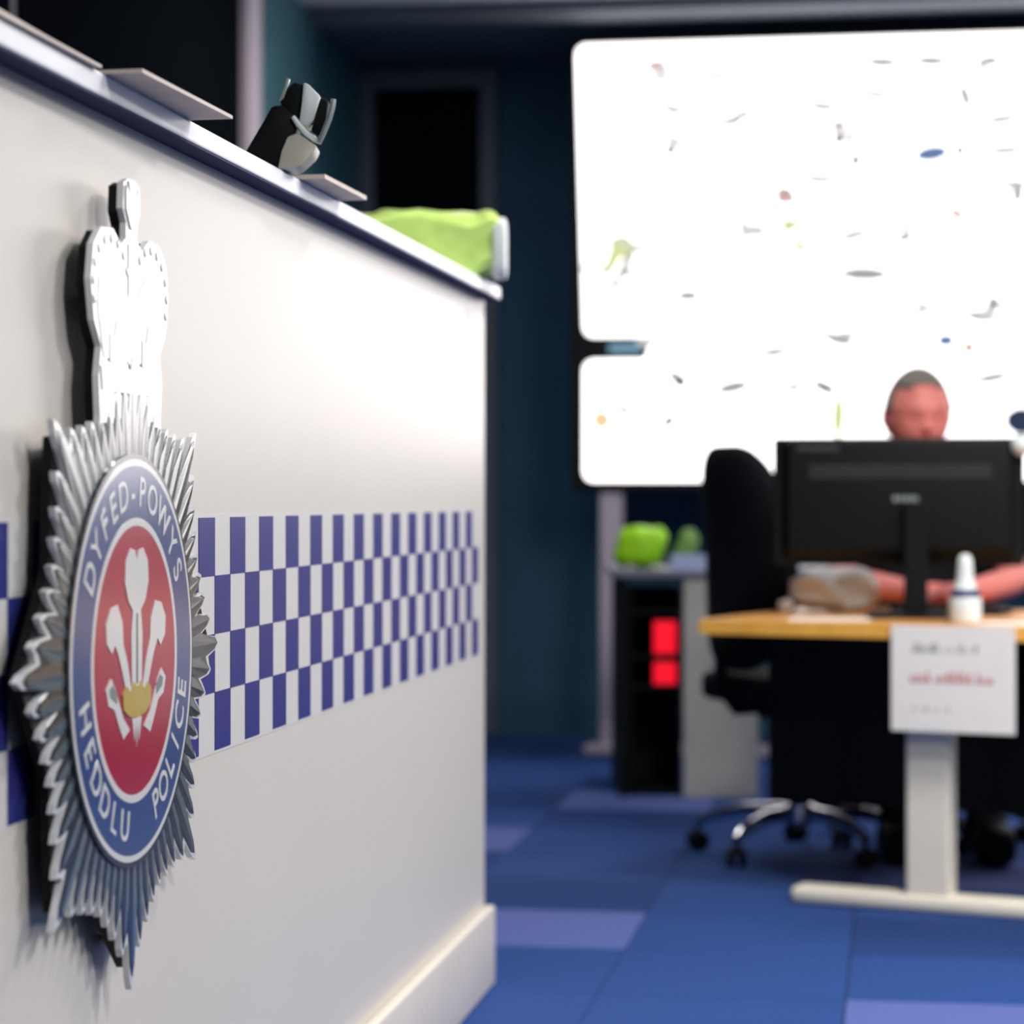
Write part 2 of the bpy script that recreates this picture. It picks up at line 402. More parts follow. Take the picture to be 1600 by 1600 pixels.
# the crown: relief, the screen's glare put into its pale colour
cro = [(-76,180),(-80,214),(-74,236),(-90,254),(-98,284),(-92,310),(-74,324),(-46,326),(-26,316),(-14,322),(-14,334),(-22,344),(-20,364),(-8,368),(8,368),(20,364),(22,344),(14,334),(14,322),(26,316),(46,326),(74,324),(92,310),(98,284),(90,254),(74,236),(80,214),(76,180)]
shape('crown_plate', 'crown_pale', cro, -.027, Y_F)
shape('gap_shade', 'gap_shade_black', [(x_*.97, 180+(z_-180)*.985) for x_, z_ in cro], -.017, -.027)  # gap shadow behind the crown, also put in as a black plate
shape('ermine_band', 'crown_pale2', [(-72,184),(-72,202),(72,202),(72,184)], Y_F, Y_F-.0006)
shape('gem_band', 'crown_pale2', [(-72,204),(-76,222),(76,222),(72,204)], Y_F, Y_F-.0015)
for sg in (-1, 1):
    shape('crown_cap', 'crown_pale2', [(sg*10,228),(sg*68,228),(sg*82,262),(sg*80,286),(sg*60,300),(sg*34,294),(sg*10,276)], Y_F, Y_F-.001)
    shape('fleur', 'crown_pale', [(sg*(40+x), z) for x, z in [(-16,226),(-16,246),(-6,244),(0,258),(6,244),(16,246),(16,226)]], Y_F-.001, Y_F-.002)
    for k in range(9):
        a = math.radians(-20 + k*22); px_, pz = 50+42*math.cos(a), 282+36*math.sin(a)
        bm = bmesh.new(); bmesh.ops.create_icosphere(bm, subdivisions=1, radius=U*4, matrix=Matrix.Translation((sg*px_*U, Y_F-.0004, pz*U)) @ Matrix.Diagonal((1, .25, 1, 1)))
        obj('pearl', bm, 'crown_pale', crest, smooth=True)
shape('crown_column', 'crown_pale', [(-9,226),(-9,318),(9,318),(9,226)], Y_F, Y_F-.0012)
shape('cross', 'crown_pale2', [(-5,330),(-16,344),(-16,362),(-5,354),(-10,366),(10,366),(5,354),(16,362),(16,344),(5,330)], Y_F, Y_F-.002)
for (a_, b_) in ((0,-215),(-180,60),(180,60),(0,140),(-150,-150),(150,-150),(-60,270),(60,270)):   # standoff pegs to the counter
    bm = bmesh.new(); tube(bm, [(a_*U*.8, Y_B, b_*U), (a_*U*.8, .0, b_*U)], .006, 10); obj('standoff', bm, 'silver', crest)

# ================================================================== ON THE WORKTOP
ZW = 1.443
def on_top(s, t, z=ZW): return W(s, t, z)
# paper pile at the near end, overhanging sheet, card
pile = thing('paper_pile', 'low pile of buff papers at the near end of the counter top', 'papers', on_top(2.10, -.90), ROT)
for k in range(4):
    o = bx('sheet', 'paper_warm', pile, -.36+.012*k, .36-.03*k, -.095+.004*k, .115, .003*k, .003*k+.0028)
    o.rotation_euler = (0, 0, .006*(k-1))
sh = bx('folder', 'paper_warm', None, -.16, .16, -.12, .12, 0, .004, loc=on_top(2.655, -.885), rz=ROT-.03)
tag(sh, 'buff paper folder jutting out over the counter edge', 'folder')
cdp = bx('card_tray', 'paper_warm', None, -.11, .14, -.075, .075, 0, .006, loc=on_top(3.46, -.848), rz=ROT-.02)
tag(cdp, 'small buff card jutting over the edge under the tilted reader', 'card')
bm = bmesh.new(); tube(bm, [(0,0,.006),(0.12,.03,.006)], .005, 8); tube(bm, [(0.0,0,.006),(-.006,-.002,.006),(-.02,-.005,.006)], [.005,.003,.001], 8)
pen = obj('pen', bm, 'white_plastic', None, True, loc=on_top(2.60, -.80, ZW+.004), rz=ROT+.5); tag(pen, 'thin white pen lying on the buff folder', 'pen')
# tilted reader: local x = picture right, local z = up, y = depth
kx = 3.37/F
rd = thing('card_reader', 'black tilted reader with a white strip and silver hoop on the counter edge', 'reader', PX(436, 300, 3.37) + Vector((0,0,0)), 0)
rd.location.z = ZW + .001
def rp(px, py): return ((px-436)*kx, (268.5-py)*kx)
def rshape(name, m, pts, y0, y1, bev=.0015):
    bm = bmesh.new(); plate(bm, [rp(*p) for p in pts], y1, y0)
    if bev: bevel(bm, bev, 2)
    return obj(name, bm, m, rd, True)
rshape('body', 'black_plastic', [(384,246),(434,268),(446,268),(462,222),(470,190),(445,168),(428,170)], -.028, .028, .003)
rshape('head', 'black_plastic', [(446,182),(440,160),(448,144),(462,132),(478,136),(474,190),(464,200)], -.024, .026, .003)
rshape('antenna_edge', 'silver', [(438,164),(450,126),(456,128),(446,158)], -.026, -.02, .001)
rshape('white_strip', 'white_plastic', [(477,134),(484,136),(503,155),(491,192),(482,202),(470,196),(474,172)], -.030, .02, .002)
rshape('inner_pad', 'black_plastic', [(503,155),(515,160),(510,198),(501,218),(488,206),(493,190)], -.020, .02, .002)
bm = bmesh.new()
tube(bm, [(a, -.03, b) for a, b in (rp(461,187), rp(470,200), rp(482,213), rp(494,222), rp(501,226), rp(508,212), rp(517,190), rp(522,172), rp(524,160))], [.0035,.0045,.005,.0045,.0045,.004,.004,.004,.0035], 8)
obj('hoop', bm, 'silver', rd, True)
rshape('foot', 'cream_plastic', [(437,268),(443,240),(452,218),(468,212),(482,222),(498,232),(492,246),(474,262),(466,268)], -.032, .03, .003)
# lime packet at the far end
gp = thing('lime_packet', 'lime green plastic packet with a white end at the far end of the counter top', 'packet', (-.185, 4.99, ZW), 0)
def crease(p):
    q = p.copy()
    q.z += .006*math.sin(p.x*38+p.y*60) + .004*math.sin(p.x*90+1.3)
    q.y += .010*math.sin(p.z*120+p.x*7)
    return q
bm = bmesh.new(); superblob(bm, .165, .085, .062, .28, 40, 22, crease)
for v in bm.verts: v.co.z += .0655; v.co.z = max(0, v.co.z)
obj('wrapper', bm, 'lime', gp, True)
bm = bmesh.new(); superblob(bm, .016, .082, .058, .35, 20, 14)
for v in bm.verts: v.co.x += .160; v.co.z += .0605; v.co.z = max(0, v.co.z)
obj('end_cap', bm, 'white_plastic', gp, True)

# ================================================================== VIDEO WALL
YS = 9.9; phi = math.radians(9)
sl = PX(912, 752, YS)
scr = thing('video_wall', 'big bright video wall showing a white map on the far wall', 'screen', (sl.x, sl.y, 0), -phi)
zb, zt, SW = sl.z, 2.81, 4.15
def sxy(px, py):                    # pixel -> point of the screen's own plane (u, z)
    k = (px-800)/F
    # (sl.x + u cos, sl.y - u sin): x = k*y
    u = (k*sl.y - sl.x)/(math.cos(phi) + k*math.sin(phi))
    return u, CAMZ + (HOR-py)/F*(sl.y - u*math.sin(phi))
bx('housing', 'black_plastic', scr, -.05, SW+.05, .012, .12, zb-.04, zt+.025, .01)
n0, n1 = sxy(1012, 562)[1], sxy(1012, 525)[1]; nu_ = sxy(1014, 545)[0]
def rc(cx, cz, r, a0, a1, n=6): return [(cx+r*math.cos(math.radians(a0+(a1-a0)*i/n)), cz+r*math.sin(math.radians(a0+(a1-a0)*i/n))) for i in range(n+1)]
r = .04
outl = rc(r, zb+r, r, 270, 180) + rc(r, n0-r, r, 180, 90) + [(nu_-.02, n0), (nu_, n0+.03), (nu_, n1-.03), (nu_-.02, n1)] + rc(r, n1+r, r, 270, 180) + rc(r-.03, zt-r, r, 180, 90) + [(SW, zt), (SW, zb)]
bm = bmesh.new(); plate(bm, outl, .012, .0); obj('display', bm, 'screen', scr)
bx('indicator_bar', 'led_blue', scr, .10, nu_-.03, .0, .012, n0+.025, n1-.025, .004)
for u in (.06, 2.0, 3.9): bx('stand_post', 'mauve_trim', scr, u, u+.09, .03, .10, 0, zb-.04, .006)
bx('stand_foot', 'mauve_trim', scr, 0, SW, -.02, .16, 0, .03, .006)
marks = {'scr_grey': [(1058,172,26,7,-12),(1030,165,40,5,2),(1048,234,12,14,10),(1020,272,60,6,0),(1285,166,46,8,6),(1310,195,20,8,0),(1355,148,40,6,-14),(1378,97,48,10,3),(1455,95,46,10,3),(1508,150,8,34,-20),(1545,95,30,10,0),(1565,186,50,8,-6),(1312,215,12,18,20),(1337,250,10,16,0),(1285,280,44,8,0),(1340,365,26,8,0),(1414,370,20,10,-16),(1075,462,30,12,0),(1350,428,70,16,2),(1552,475,14,20,0),(1520,490,60,4,-4),(1210,550,40,9,-6),(1310,530,40,12,16),(1390,540,50,5,8),(1145,605,46,14,-12),(1058,590,28,10,30),(1045,658,16,12,-40),(1240,605,22,8,0),(1550,590,50,10,-10),(1570,235,50,8,0),(1140,190,30,8,0),(1225,298,20,6,0),(975,640,20,8,60),(1460,420,60,4,0),(1590,300,10,30,0),(1060,90,40,5,-4),(975,420,6,60,30)],
         'scr_green': [(972,385,34,30,10),(1232,352,16,18,0),(1310,650,12,60,2),(960,400,12,70,24),(1250,385,20,10,40)],
         'scr_orange': [(940,656,22,24,6)],
         'scr_red': [(1228,310,26,12,0),(1514,543,12,14,0),(1495,334,20,10,30),(1025,100,22,8,0)],
         'scr_blue': [(1456,240,44,18,-8),(1478,532,20,14,0),(1500,235,10,10,0)],
         'scr_dark': [(1288,605,34,9,26),(1062,597,14,10,30)],
         'scr_navy': [(1598,658,46,36,6)]}
rr_ = random.Random(3)
marks['scr_faint'] = [(rr_.uniform(930, 1590), rr_.uniform(90, 545), rr_.uniform(10, 44), rr_.uniform(3, 9), rr_.choice((0, 0, 5, -12, 30, 80))) for _ in range(60)]
for mk, lst in marks.items():
    bm = bmesh.new()
    for (px, py, w_, h_, an) in lst:
        u, z = sxy(px, py); sc_ = 9.7/F; w_ += 11; h_ += 9; ca, sa = math.cos(math.radians(-an)), math.sin(math.radians(-an))
        n = 10; pts = []
        for k in range(n):
            a = 2*PI*k/n; x_, z_ = w_/2*sc_*math.cos(a), h_/2*sc_*math.sin(a)
            pts.append((u + x_*ca - z_*sa, z + x_*sa + z_*ca))
        plate(bm, pts, 0, -.002)
    o = obj('map_mark', bm, mk, scr); o['kind'] = 'stuff'

# ================================================================== DESK WITH MONITOR
DR = math.atan2(-.44, .9)              # desk front edge runs right and towards the viewer
A = Vector((.47, 6.27, 0))
DZ = .703
desk = thing('office_desk', 'orange beech office desk on cream legs with a notice on its edge', 'desk', A, DR)
DL, DD = 2.0, .9
bx('desk_top', 'desk_top', desk, 0, DL, .004, DD, DZ-.036, DZ, .003)
bx('edge_band', 'wood', desk, 0, DL, 0, .004, DZ-.036, DZ-.001)
legx = .575
for lx in (legx, 1.75):
    bx('leg', 'leg_cream', desk, lx-.055, lx+.055, .05, .12, .03, DZ-.036, .008)
    bx('foot', 'leg_cream', desk, lx-.35, lx+.35, .04, .13, .0, .042, .014, 3)
bx('modesty_panel', 'black_plastic', desk, .02, 1.95, .45, .468, .20, DZ-.036)
bx('beam', 'black_plastic', desk, .1, 1.9, .2, .26, DZ-.08, DZ-.036)
def DP(u, v, z=DZ): return A + Vector((u*math.cos(DR) - v*math.sin(DR), u*math.sin(DR) + v*math.cos(DR), z))
# notice
no = thing('paper_notice', 'white paper notice with a red line of writing hanging from the desk edge', 'notice', DP(.655, -.006, DZ-.257), DR)
bx('sheet', 'paper', no, -.152, .152, -.003, 0, 0, .255)
def strokes(name, m, x0, x1, z, h, seed):
    rr = random.Random(seed); bm = bmesh.new(); x = x0
    while x < x1:
        wd = rr.uniform(.004, .009); hh = h*rr.choice((.55, .6, .7, 1.0))
        box(bm, x, x+wd*.6, -.0036, -.003, z, z+hh)
        if rr.random() < .6: box(bm, x, min(x1, x+wd), -.0036, -.003, z, z+hh*.3)
        x += wd + (.002 if rr.random() < .85 else .012)
    obj(name, bm, m, no)
strokes('grey_line', 'ink_grey', -.10, .06, .190, .022, 1)
strokes('red_line', 'ink_red', -.105, .10, .118, .026, 2)
strokes('small_line', 'ink_faint', -.10, .0, .05, .012, 3)
# loose sheets
for (u, v, rot, lb) in ((.30, .13, .25, 'loose white sheet near the left end of the orange desk'), (.80, .10, -.05, 'loose white sheet on the desk behind the white bottle')):
    o = bx('paper_sheet', 'paper', None, -.10, .10, -.07, .07, 0, .002, loc=DP(u, v), rz=DR+rot); tag(o, lb, 'paper')
# bottle
bp_ = DP(.655, .10)
bt = thing('pump_bottle', 'small white bottle with a pointed nozzle and navy band on the desk', 'bottle', bp_, 0)
bm = bmesh.new(); lathe(bm, [(.034,0),(.038,.004),(.040,.03),(.039,.058),(.037,.064)], 24); obj('body', bm, 'white_plastic', bt, True)
bm = bmesh.new(); lathe(bm, [(.037,.064),(.036,.066),(.034,.080),(.030,.083)], 24); obj('band', bm, 'navy_plastic', bt, True)
bm = bmesh.new(); lathe(bm, [(.030,.083),(.026,.090),(.021,.105),(.019,.130),(.017,.155),(.011,.166),(.006,.168)], 20); obj('nozzle', bm, 'white_plastic', bt, True)
# monitor
MY = 6.40; mz0, mz1 = .835, 1.163
mo = thing('monitor', 'black computer monitor seen from behind on the orange desk', 'monitor', (PX(1403, 0, MY).x, MY, DZ), math.radians(-9))
def mbox(name, m, x0, x1, y0, y1, z0, z1, b=.004, p=None): return bx(name, m, p or mo, x0, x1, y0, y1, z0-DZ, z1-DZ, b)
mbox('bezel', 'black_plastic', -.318, .318, .0, .028, mz0, mz1, .006)
bm = bmesh.new(); box(bm, -.295, .295, -.035, .002, mz0+.012-DZ, mz1-.004-DZ)
for v in bm.verts:
    if v.co.y < -.03: v.co.x *= .95; v.co.z += (.03 if v.co.z < .3 else -.005)
bevel(bm, .01, 3); shell = obj('back_shell', bm, 'black_plastic', mo, True)
for k in range(3): mbox('vent', 'grey_plastic', -.225, .235, -.0375, -.034, mz1-.078-k*.012, mz1-.072-k*.012, .0, shell)
mbox('model_label', 'grey_plastic', -.255, -.15, -.0375, -.034, mz1-.034, mz1-.022, .0, shell)
bm = bmesh.new()
for k, (x_, w_) in enumerate(((-.012,.012),(.004,.008),(.016,.012),(.032,.010),(.044,.006))): box(bm, x_, x_+w_, -.038, -.034, 1.000-DZ, 1.013-DZ)
obj('logo', bm, 'silver', shell)
sc_panel = mbox('display', 'door_dark', -.305, .305, .028, .029, mz0+.015, mz1-.012, .0)
mbox('neck', 'black_plastic', .015, .075, -.066, -.034, DZ+.012, 1.0, .006)
mbox('base', 'black_plastic', -.08, .14, -.12, .09, DZ, DZ+.014, .005)
# white webcam on the monitor's right end
wc = thing('webcam', 'round white webcam clipped to the right corner of the monitor', 'webcam', (mo.location.x+.305, MY-.052, mz1-.05), 0)
bm = bmesh.new(); bmesh.ops.create_uvsphere(bm, u_segments=20, v_segments=12, radius=.028, matrix=Matrix.Translation((0, -.006, .03)))
obj('body', bm, 'white_plastic', wc, True)
bm = bmesh.new(); tube(bm, [(0, .018, .03), (0, .026, .03)], .013, 16); obj('lens', bm, 'black_plastic', wc, True)
bx('clip', 'black_plastic', wc, -.01, .01, .005, .03, .045, .058, .002)
# crumpled white bag
def crumple(p):
    q = p.copy(); a = .012
    q += Vector((a*math.sin(p.y*55+p.z*40), a*math.sin(p.x*48+p.z*60), a*.8*math.sin(p.x*42+p.y*33)))
    if p.x < 0: q.z *= 1 - .25*min(1, -p.x/.12)
    return q
bm = bmesh.new(); superblob(bm, .115, .07, .052, .5, 36, 20, crumple)
mn = min(v.co.z for v in bm.verts)
for v in bm.verts: v.co.z -= mn
bag = obj('plastic_bag', bm, 'paper', None, True, loc=(.865, 6.70, DZ), rz=.1); tag(bag, 'crumpled white bag on the desk left of the monitor stand', 'bag')
bm = bmesh.new(); superblob(bm, .020, .018, .017, .7, 16, 10, lambda p: p + Vector((0,0,.003*math.sin(p.x*200))))
mn = min(v.co.z for v in bm.verts)
for v in bm.verts: v.co.z -= mn
tis = obj('paper_ball', bm, 'paper', None, True, loc=(.728, 6.64, DZ)); tag(tis, 'small screwed up white paper ball on the left corner of the desk', 'paper ball')
# keyboard in front of the person
kb = thing('keyboard', 'black keyboard on the desk behind the monitor stand', 'keyboard', (1.16, 6.60, DZ), DR)
bx('case', 'black_plastic', kb, -.15, .15, -.055, .055, 0, .016, .004)
bm = bmesh.new()
for i in range(12):
    for j in range(4): box(bm, -.142+i*.0238, -.122+i*.0238, -.046+j*.023, -.027+j*.023, .015, .021)
o = obj('keys', bm, 'grey_plastic', kb); o['kind'] = 'stuff'

# ================================================================== OFFICE CHAIRS
def make_chair(label, loc, rz, basemat, a0, head=True, top=1.155):
    c = thing('office_chair', label, 'chair', loc, rz, 'black office chairs at the desk')      # faces +x
    bm = bmesh.new(); superblob(bm, .22, .24, .045, .35, 32, 14)
    for v in bm.verts: v.co.z += .475 + .02*(-(v.co.x/.24)**2 if v.co.x > .12 else 0)
    obj('seat', bm, 'black_fabric', c, True)
    bm = bmesh.new(); superblob(bm, .045, .215, .315, .62, 36, 20)
    for v in bm.verts:
        h = (v.co.z+.315)/.63
        wdt = (.86 + .20*math.sin(h*PI)) if h < .85 else (.86+.2*math.sin(h*PI))
        v.co.y *= wdt
        v.co.x += -.205 - .03*h + .03*math.sin(h*PI) + .8*v.co.y**2
        v.co.z += .842
    obj('backrest', bm, 'black_fabric', c, True)
    if head:
        bm = bmesh.new(); superblob(bm, .04, .13, .075, .6, 28, 14)
        for v in bm.verts: v.co.x += -.235 + .6*v.co.y**2; v.co.z += top-.076
        obj('headrest', bm, 'black_fabric', c, True)
    bm = bmesh.new(); tube(bm, [(-.05,0,.43),(-.2,0,.42),(-.25,0,.48),(-.25,0,.62)], .02, 10); obj('back_bracket', bm, 'black_plastic', c, True)
    for sg in (-1, 1):
        bm = bmesh.new(); tube(bm, [(.0,sg*.2,.44),(.0,sg*.275,.46),(.0,sg*.285,.60)], .014, 10); ar = obj('arm_post', bm, 'black_plastic', c, True)
        bx('arm_pad', 'black_plastic', c, -.11, .13, sg*.285-.035, sg*.285+.035, .598, .625, .01, 3)
    bx('mechanism', 'black_plastic', c, -.1, .1, -.07, .07, .385, .435, .01)
    bm = bmesh.new(); tube(bm, [(0,0,.12),(0,0,.26)], .03, 16); tube(bm, [(0,0,.26),(0,0,.39)], .018, 16); obj('gas_lift', bm, 'black_plastic', c, True)
    bm = bmesh.new(); lathe(bm, [(.04,.09),(.05,.10),(.05,.145),(.035,.15)], 20); obj('hub', bm, basemat, c, True)
    for k in range(5):
        a = a0 + 2*PI*k/5; ca, sa = math.cos(a), math.sin(a)
        bm = bmesh.new(); tube(bm, [(.03*ca,.03*sa,.125),(.16*ca,.16*sa,.122),(.27*ca,.27*sa,.095),(.30*ca,.30*sa,.075)], [.024,.021,.017,.014], 12)
        arm = obj('base_arm', bm, basemat, c, True)
        ta = a + .7
        bm = bmesh.new()
        px_, py_ = .30*ca, .30*sa; dx, dy = -math.sin(ta), math.cos(ta)
        for sg in (-1, 1): tube(bm, [(px_+dx*sg*.006, py_+dy*sg*.006, .027), (px_+dx*sg*.026, py_+dy*sg*.026, .027)], .027, 16)
        tube(bm, [(px_, py_, .03), (px_, py_, .078)], .008, 8)
        obj('castor', bm, 'black_plastic', arm, True)
    return c
make_chair('empty black high backed office chair with a chrome star base left of the monitor', (.81, 7.05, 0), math.radians(24), 'chrome', math.radians(-155), False)
make_chair('black office chair with a black base under the seated person', (1.21, 7.36, 0), math.radians(-97), 'black_plastic', math.radians(20), False).scale = (1, 1, .91)

# ================================================================== THE SEATED PERSON
HX, HY, HZ = 1.17, 7.20, 1.247        # head centre
def skin_parts(bm_edges, name):
    verts, edges, rad = bm_edges
    me = bpy.data.meshes.new(name); me.from_pydata(verts, edges, []); o = bpy.data.objects.new(name, me); C.objects.link(o)
    md = o.modifiers.new('skin', 'SKIN'); md.use_smooth_shade = True
    for i, v in enumerate(me.skin_vertices[0].data):
        v.radius = rad[i] if isinstance(rad[i], tuple) else (rad[i], rad[i]); v.use_root = (i == 0)
    sd = o.modifiers.new('sub', 'SUBSURF'); sd.levels = 2; sd.render_levels = 2
    bpy.context.view_layer.update()
    m2 = bpy.data.meshes.new_from_object(o.evaluated_get(bpy.context.evaluated_depsgraph_get()))
    bpy.data.objects.remove(o, do_unlink=True)
    return m2
def chain(paths):
    V, E, R_ = [], [], []
    for base, pts in paths:
        prev = base
        for (p, r_) in pts:
            V.append(p); R_.append(r_); i = len(V)-1
            if prev is not None: E.append((prev, i))
            prev = i
    return V, E, R_
px0, py0 = 1.20, 7.36                 # pelvis
person = thing('person', 'person in dark short sleeves seated behind the monitor, forearms on the desk', 'person', (px0, py0, 0), 0)
sh_z = 1.085
bodybm = bmesh.new()
core = [((px0,py0,.58),(.16,.12)), ((px0,py0-.01,.72),(.155,.115)), ((px0-.01,py0-.04,.88),(.165,.115)), ((HX+.01,7.28,1.03),(.155,.10)), ((HX,7.255,1.11),(.07,.065)), ((HX,7.225,1.19),(.055,.055))]
arms = []
for sg in (-1, 1):
    shp = (HX+sg*.185, 7.27, sh_z); elb = (HX+sg*.245, 6.99, .775)
    wr = (HX+sg*.055, 6.80-.02*sg, .752); hd = (HX+sg*.0-.045*0 - sg*.015, 6.775-.03*sg, .748)
    arms.append((sg, shp, elb, wr, hd))
paths = [(None, core)]
for sg, shp, elb, wr, hd in arms:
    paths.append((3, [(shp,.065), (tuple((Vector(shp)+Vector(elb))/2),.052), (elb,.043), (tuple(Vector(elb).lerp(Vector(wr),.35)),.044), (wr,.029), (hd,(.036,.022))]))
for sg in (-1, 1):
    paths.append((0, [((px0+sg*.10,py0-.05,.55),.085), ((px0+sg*.12,py0-.26,.54),.075), ((px0+sg*.13,py0-.42,.52),.06), ((px0+sg*.12,py0-.40,.28),.05), ((px0+sg*.12,py0-.38,.09),.038), ((px0+sg*.13,py0-.50,.04),(.035,.03))]))
m1 = skin_parts(chain(paths), 'body'); bodybm.from_mesh(m1)
for sg, shp, elb, wr, hd in arms:      # five fingers each, curled on the desk
    d = (Vector(hd)-Vector(wr)).normalized(); side = Vector((d.y, -d.x, 0)).normalized()*sg; h0 = Vector(hd)
    for q, ln in zip((-.027, -.009, .009, .027), (.060, .075, .080, .070)):
        b0 = h0 + side*q; m2 = skin_parts(chain([(None, [(tuple(b0),.011), (tuple(b0+d*ln*.45+Vector((0,0,.006))),.0095), (tuple(b0+d*ln*.8+Vector((0,0,-.004))),.0085), (tuple(b0+d*ln+Vector((0,0,-.018))),.0075)])]), 'finger')
        bodybm.from_mesh(m2)
    b0 = Vector(wr).lerp(h0, .5)
    m2 = skin_parts(chain([(None, [(tuple(b0),.013), (tuple(b0+side*.035+d*.02),.0115), (tuple(b0+side*.045+d*.05),.0095)])]), 'thumb'); bodybm.from_mesh(m2)
# head with brow, nose, cheeks, chin and ears (faces -y)
def head_fn(v):
    x, y, z = v
    fx, fy, fz = .093, .108, .134
    p = Vector((x*fx, y*fy, z*fz))
    if z < -.2: p.x *= 1 - .16*((-z-.2)/.8); p.y = p.y*(1-.12*(-z-.2)) - .012*(-z-.2)
    if y < -.3:
        p.y += .010*math.exp(-((z-.02)/.16)**2)*math.exp(-((abs(x)-.42)/.22)**2)*1.0     # eye sockets
        p.y -= .006*math.exp(-((z-.22)/.12)**2)                                            # brow
        p.y -= .006*math.exp(-((z+.62)/.12)**2)*math.exp(-(x/.5)**2)                       # lips
    return p
hb = bmesh.new(); bmesh.ops.create_uvsphere(hb, u_segments=40, v_segments=28, radius=1.0)
for v in hb.verts: v.co = head_fn(v.co)
tilt = Matrix.Translation((HX, HY, HZ)) @ Matrix.Rotation(math.radians(8), 4, 'X') @ Matrix.Rotation(math.radians(6), 4, 'Z')
def addto(bm2):
    me = bpy.data.meshes.new('t'); bm2.to_mesh(me); bm2.free(); me.transform(tilt); bodybm.from_mesh(me); bpy.data.meshes.remove(me)
addto(hb)
nb = bmesh.new(); tube(nb, [(0,-.088,.022),(0,-.100,.0),(0,-.113,-.024),(0,-.098,-.036)], [.008,.011,.016,.012], 12); addto(nb)
for sg in (-1, 1):
    eb = bmesh.new(); bmesh.ops.create_uvsphere(eb, u_segments=14, v_segments=10, radius=1.0)
    for v in eb.verts: v.co = Vector((sg*.094 + v.co.x*.010, .012 + v.co.y*.018, -.004 + v.co.z*.032))
    addto(eb)
bme = bpy.data.meshes.new('body'); bodybm.to_mesh(bme); bodybm.free()
tmp = bpy.data.objects.new('body', bme); C.objects.link(tmp)
rm = tmp.modifiers.new('r', 'REMESH'); rm.mode = 'VOXEL'; rm.voxel_size = .0055; rm.use_smooth_shade = True
sm = tmp.modifiers.new('s', 'SMOOTH'); sm.iterations = 2; sm.factor = .4
bpy.context.view_layer.update()
bme2 = bpy.data.meshes.new_from_object(tmp.evaluated_get(bpy.context.evaluated_depsgraph_get())); bpy.data.objects.remove(tmp, do_unlink=True)
obj('body', bme2, 'skin', person, True)
# clothes: shirt with short sleeves and trousers, a little outside the body
def rgrow(r_, g): return (r_[0]+g, r_[1]+g) if isinstance(r_, tuple) else r_+g
sp = [(None, [(p, rgrow(r_, .012)) for p, r_ in core[:4]] + [((HX,7.262,1.09),(.082,.078))])]
for sg, shp, elb, wr, hd in arms:
    sp.append((3, [(shp,.082), (tuple(Vector(shp).lerp(Vector(elb),.4)),.070), (tuple(Vector(shp).lerp(Vector(elb),.72)),.064)]))
obj('shirt', skin_parts(chain(sp), 'shirt'), 'shirt', person, True)
tp = [(None, [((px0,py0,.60),(.175,.135)), ((px0,py0,.54),(.16,.13))])]
for sg in (-1, 1):
    tp.append((1, [((px0+sg*.10,py0-.05,.55),.100), ((px0+sg*.12,py0-.26,.54),.090), ((px0+sg*.13,py0-.42,.52),.076), ((px0+sg*.12,py0-.40,.28),.066), ((px0+sg*.12,py0-.38,.12),.058), ((px0+sg*.12,py0-.385,.05),.060)]))
obj('trousers', skin_parts(chain(tp), 'trousers'), 'shirt', person, True)
for sg in (-1, 1):
    bm = bmesh.new(); superblob(bm, .054, .135, .056, .6, 20, 12)
    for v in bm.verts: v.co += Vector((px0+sg*.13, py0-.45, .056))
    obj('shoe', bm, 'black_plastic', person, True)
    bm = bmesh.new(); tube(bm, [(px0+sg*.122, py0-.40, .19), (px0+sg*.122, py0-.39, .11), (px0+sg*.124, py0-.395, .05)], [.058, .062, .066], 18); obj('sock', bm, 'shirt', person, True)
hb = bmesh.new(); bmesh.ops.create_uvsphere(hb, u_segments=40, v_segments=28, radius=1.0)
kill = [v for v in hb.verts if not ((v.co.z > .55 and v.co.y > -.72) or (v.co.y > .05 and v.co.z > -.45) or (abs(v.co.x) > .8 and v.co.z > .1 and v.co.y > -.4))]
bmesh.ops.delete(hb, geom=kill, context='VERTS')
for v in hb.verts: v.co = head_fn(v.co)*1.055
hm = bpy.data.meshes.new('hair'); hb.to_mesh(hm); hb.free(); hm.transform(tilt)
ho = obj('hair', hm, 'hair', person, True); so = ho.modifiers.new('solid', 'SOLIDIFY'); so.thickness = .006; so.offset = -1
for sg in (-1, 1):
    bm = bmesh.new(); bmesh.ops.create_uvsphere(bm, u_segments=14, v_segments=10, radius=.011, matrix=tilt @ Matrix.Translation((sg*.031, -.084, .006)))
    obj('eye', bm, 'eye', person, True)
    bm = bmesh.new(); tube(bm, [tilt @ Vector((sg*.014,-.101,.027)), tilt @ Vector((sg*.032,-.098,.032)), tilt @ Vector((sg*.05,-.084,.026))], [.003,.004,.002], 8); obj('eyebrow', bm, 'hair', person, True)
bm = bmesh.new(); tube(bm, [tilt @ Vector((-.025,-.082,-.066)), tilt @ Vector((0,-.094,-.064)), tilt @ Vector((.025,-.082,-.066))], [.002,.005,.002], 8); obj('lips', bm, 'lip', person, True)

for o in person.children: o.location = (-px0, -py0, 0)
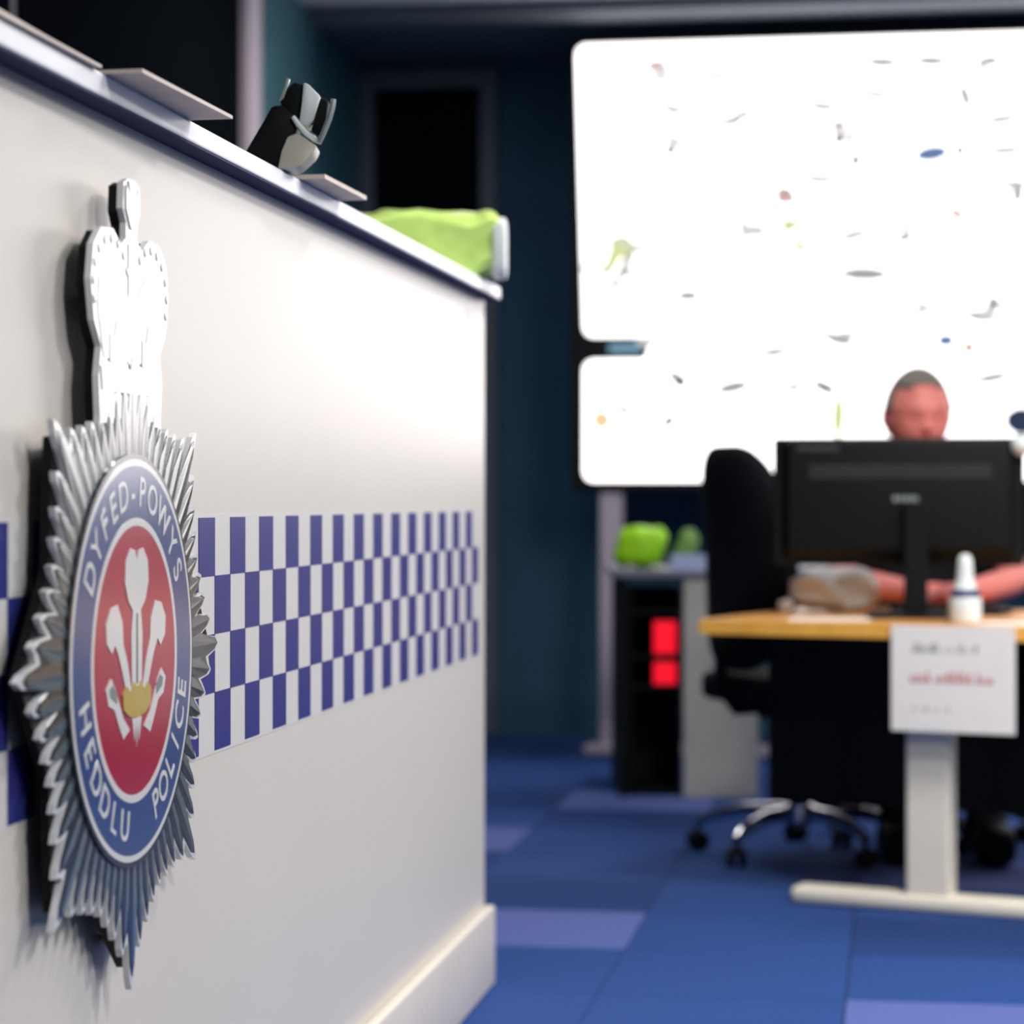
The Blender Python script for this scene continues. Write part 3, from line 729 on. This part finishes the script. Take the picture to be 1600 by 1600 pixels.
# ================================================================== THE FAR DESK WITH THINGS ON IT
fd = thing('side_desk', 'grey side desk with a wide grey end panel behind the empty chair', 'desk', (.58, 8.42, 0), 0)
bx('end_panel', 'grey_panel', fd, 0, .25, 0, .03, 0, .74, .004)
bx('desk_top', 'grey_top', fd, -.24, .66, -.02, .62, .742, .768, .004)
bx('side_panel', 'black_plastic', fd, -.22, -.195, .02, .6, 0, .742, .003)
su = thing('shelf_unit', 'black open shelf unit under the side desk', 'shelf', (.395, 8.46, 0), 0)
for x0, x1 in ((0, .012), (.168, .18)): bx('side', 'black_plastic', su, x0, x1, 0, .36, 0, .70)
for z in (.02, .375, .478, .63): bx('shelf', 'black_plastic', su, .012, .168, 0, .36, z-.012, z)
bx('back', 'black_plastic', su, .012, .168, .348, .36, .0, .70)
for z, h_, lb in ((.478, .118, 'taller glowing red indicator unit on the upper shelf under the side desk'), (.375, .082, 'shorter glowing red indicator unit on the shelf below')):
    rb = thing('indicator_unit', lb, 'indicator', (.395+.124, 8.47, z), 0, 'red indicator units on the black shelf')
    bx('case', 'black_plastic', rb, -.042, .042, .006, .2, 0, h_, .003); bx('lit_panel', 'red_glow', rb, -.038, .038, 0, .006, .004, h_-.004, .002)
def heap(p):
    q = p.copy(); q += Vector((.006*math.sin(p.z*90), .008*math.sin(p.x*70), .008*math.sin(p.x*55+p.y*60))); q.x += .25*p.z
    return q
def soft(name, m, sx, sy, sz, loc, lb, cat, fn=heap, e=.5):
    bm = bmesh.new(); superblob(bm, sx, sy, sz, e, 30, 16, fn); mn = min(v.co.z for v in bm.verts)
    for v in bm.verts: v.co.z -= mn
    o = obj(name, bm, m, None, True, loc=loc); return tag(o, lb, cat)
soft('folded_jacket', 'lime_deep', .085, .09, .066, (.445, 8.66, .768), 'bright lime folded jacket on the side desk beside the screen post', 'jacket')
def cone(p):
    q = heap(p); k_ = 1 - .35*(p.z/.06+1)/2; q.x *= k_; q.y *= k_; return q
soft('green_pouch', 'green_dull', .048, .06, .062, (.600, 8.58, .768), 'dull green tapered pouch to the right of the lime jacket', 'pouch', cone, .6)
tr = thing('pale_blue_tray', 'pale blue tray on the front edge of the side desk', 'tray', (.595, 8.45, .768), 0)
bm = bmesh.new()
for a in ((-.058,.058,-.04,-.036,0,.05),(-.058,.058,.036,.04,0,.05),(-.058,-.054,-.036,.036,0,.05),(.054,.058,-.036,.036,0,.05)): box(bm, *a)
obj('sides', bm, 'pale_blue', tr); bx('bottom', 'pale_blue', tr, -.054, .054, -.036, .036, 0, .004)
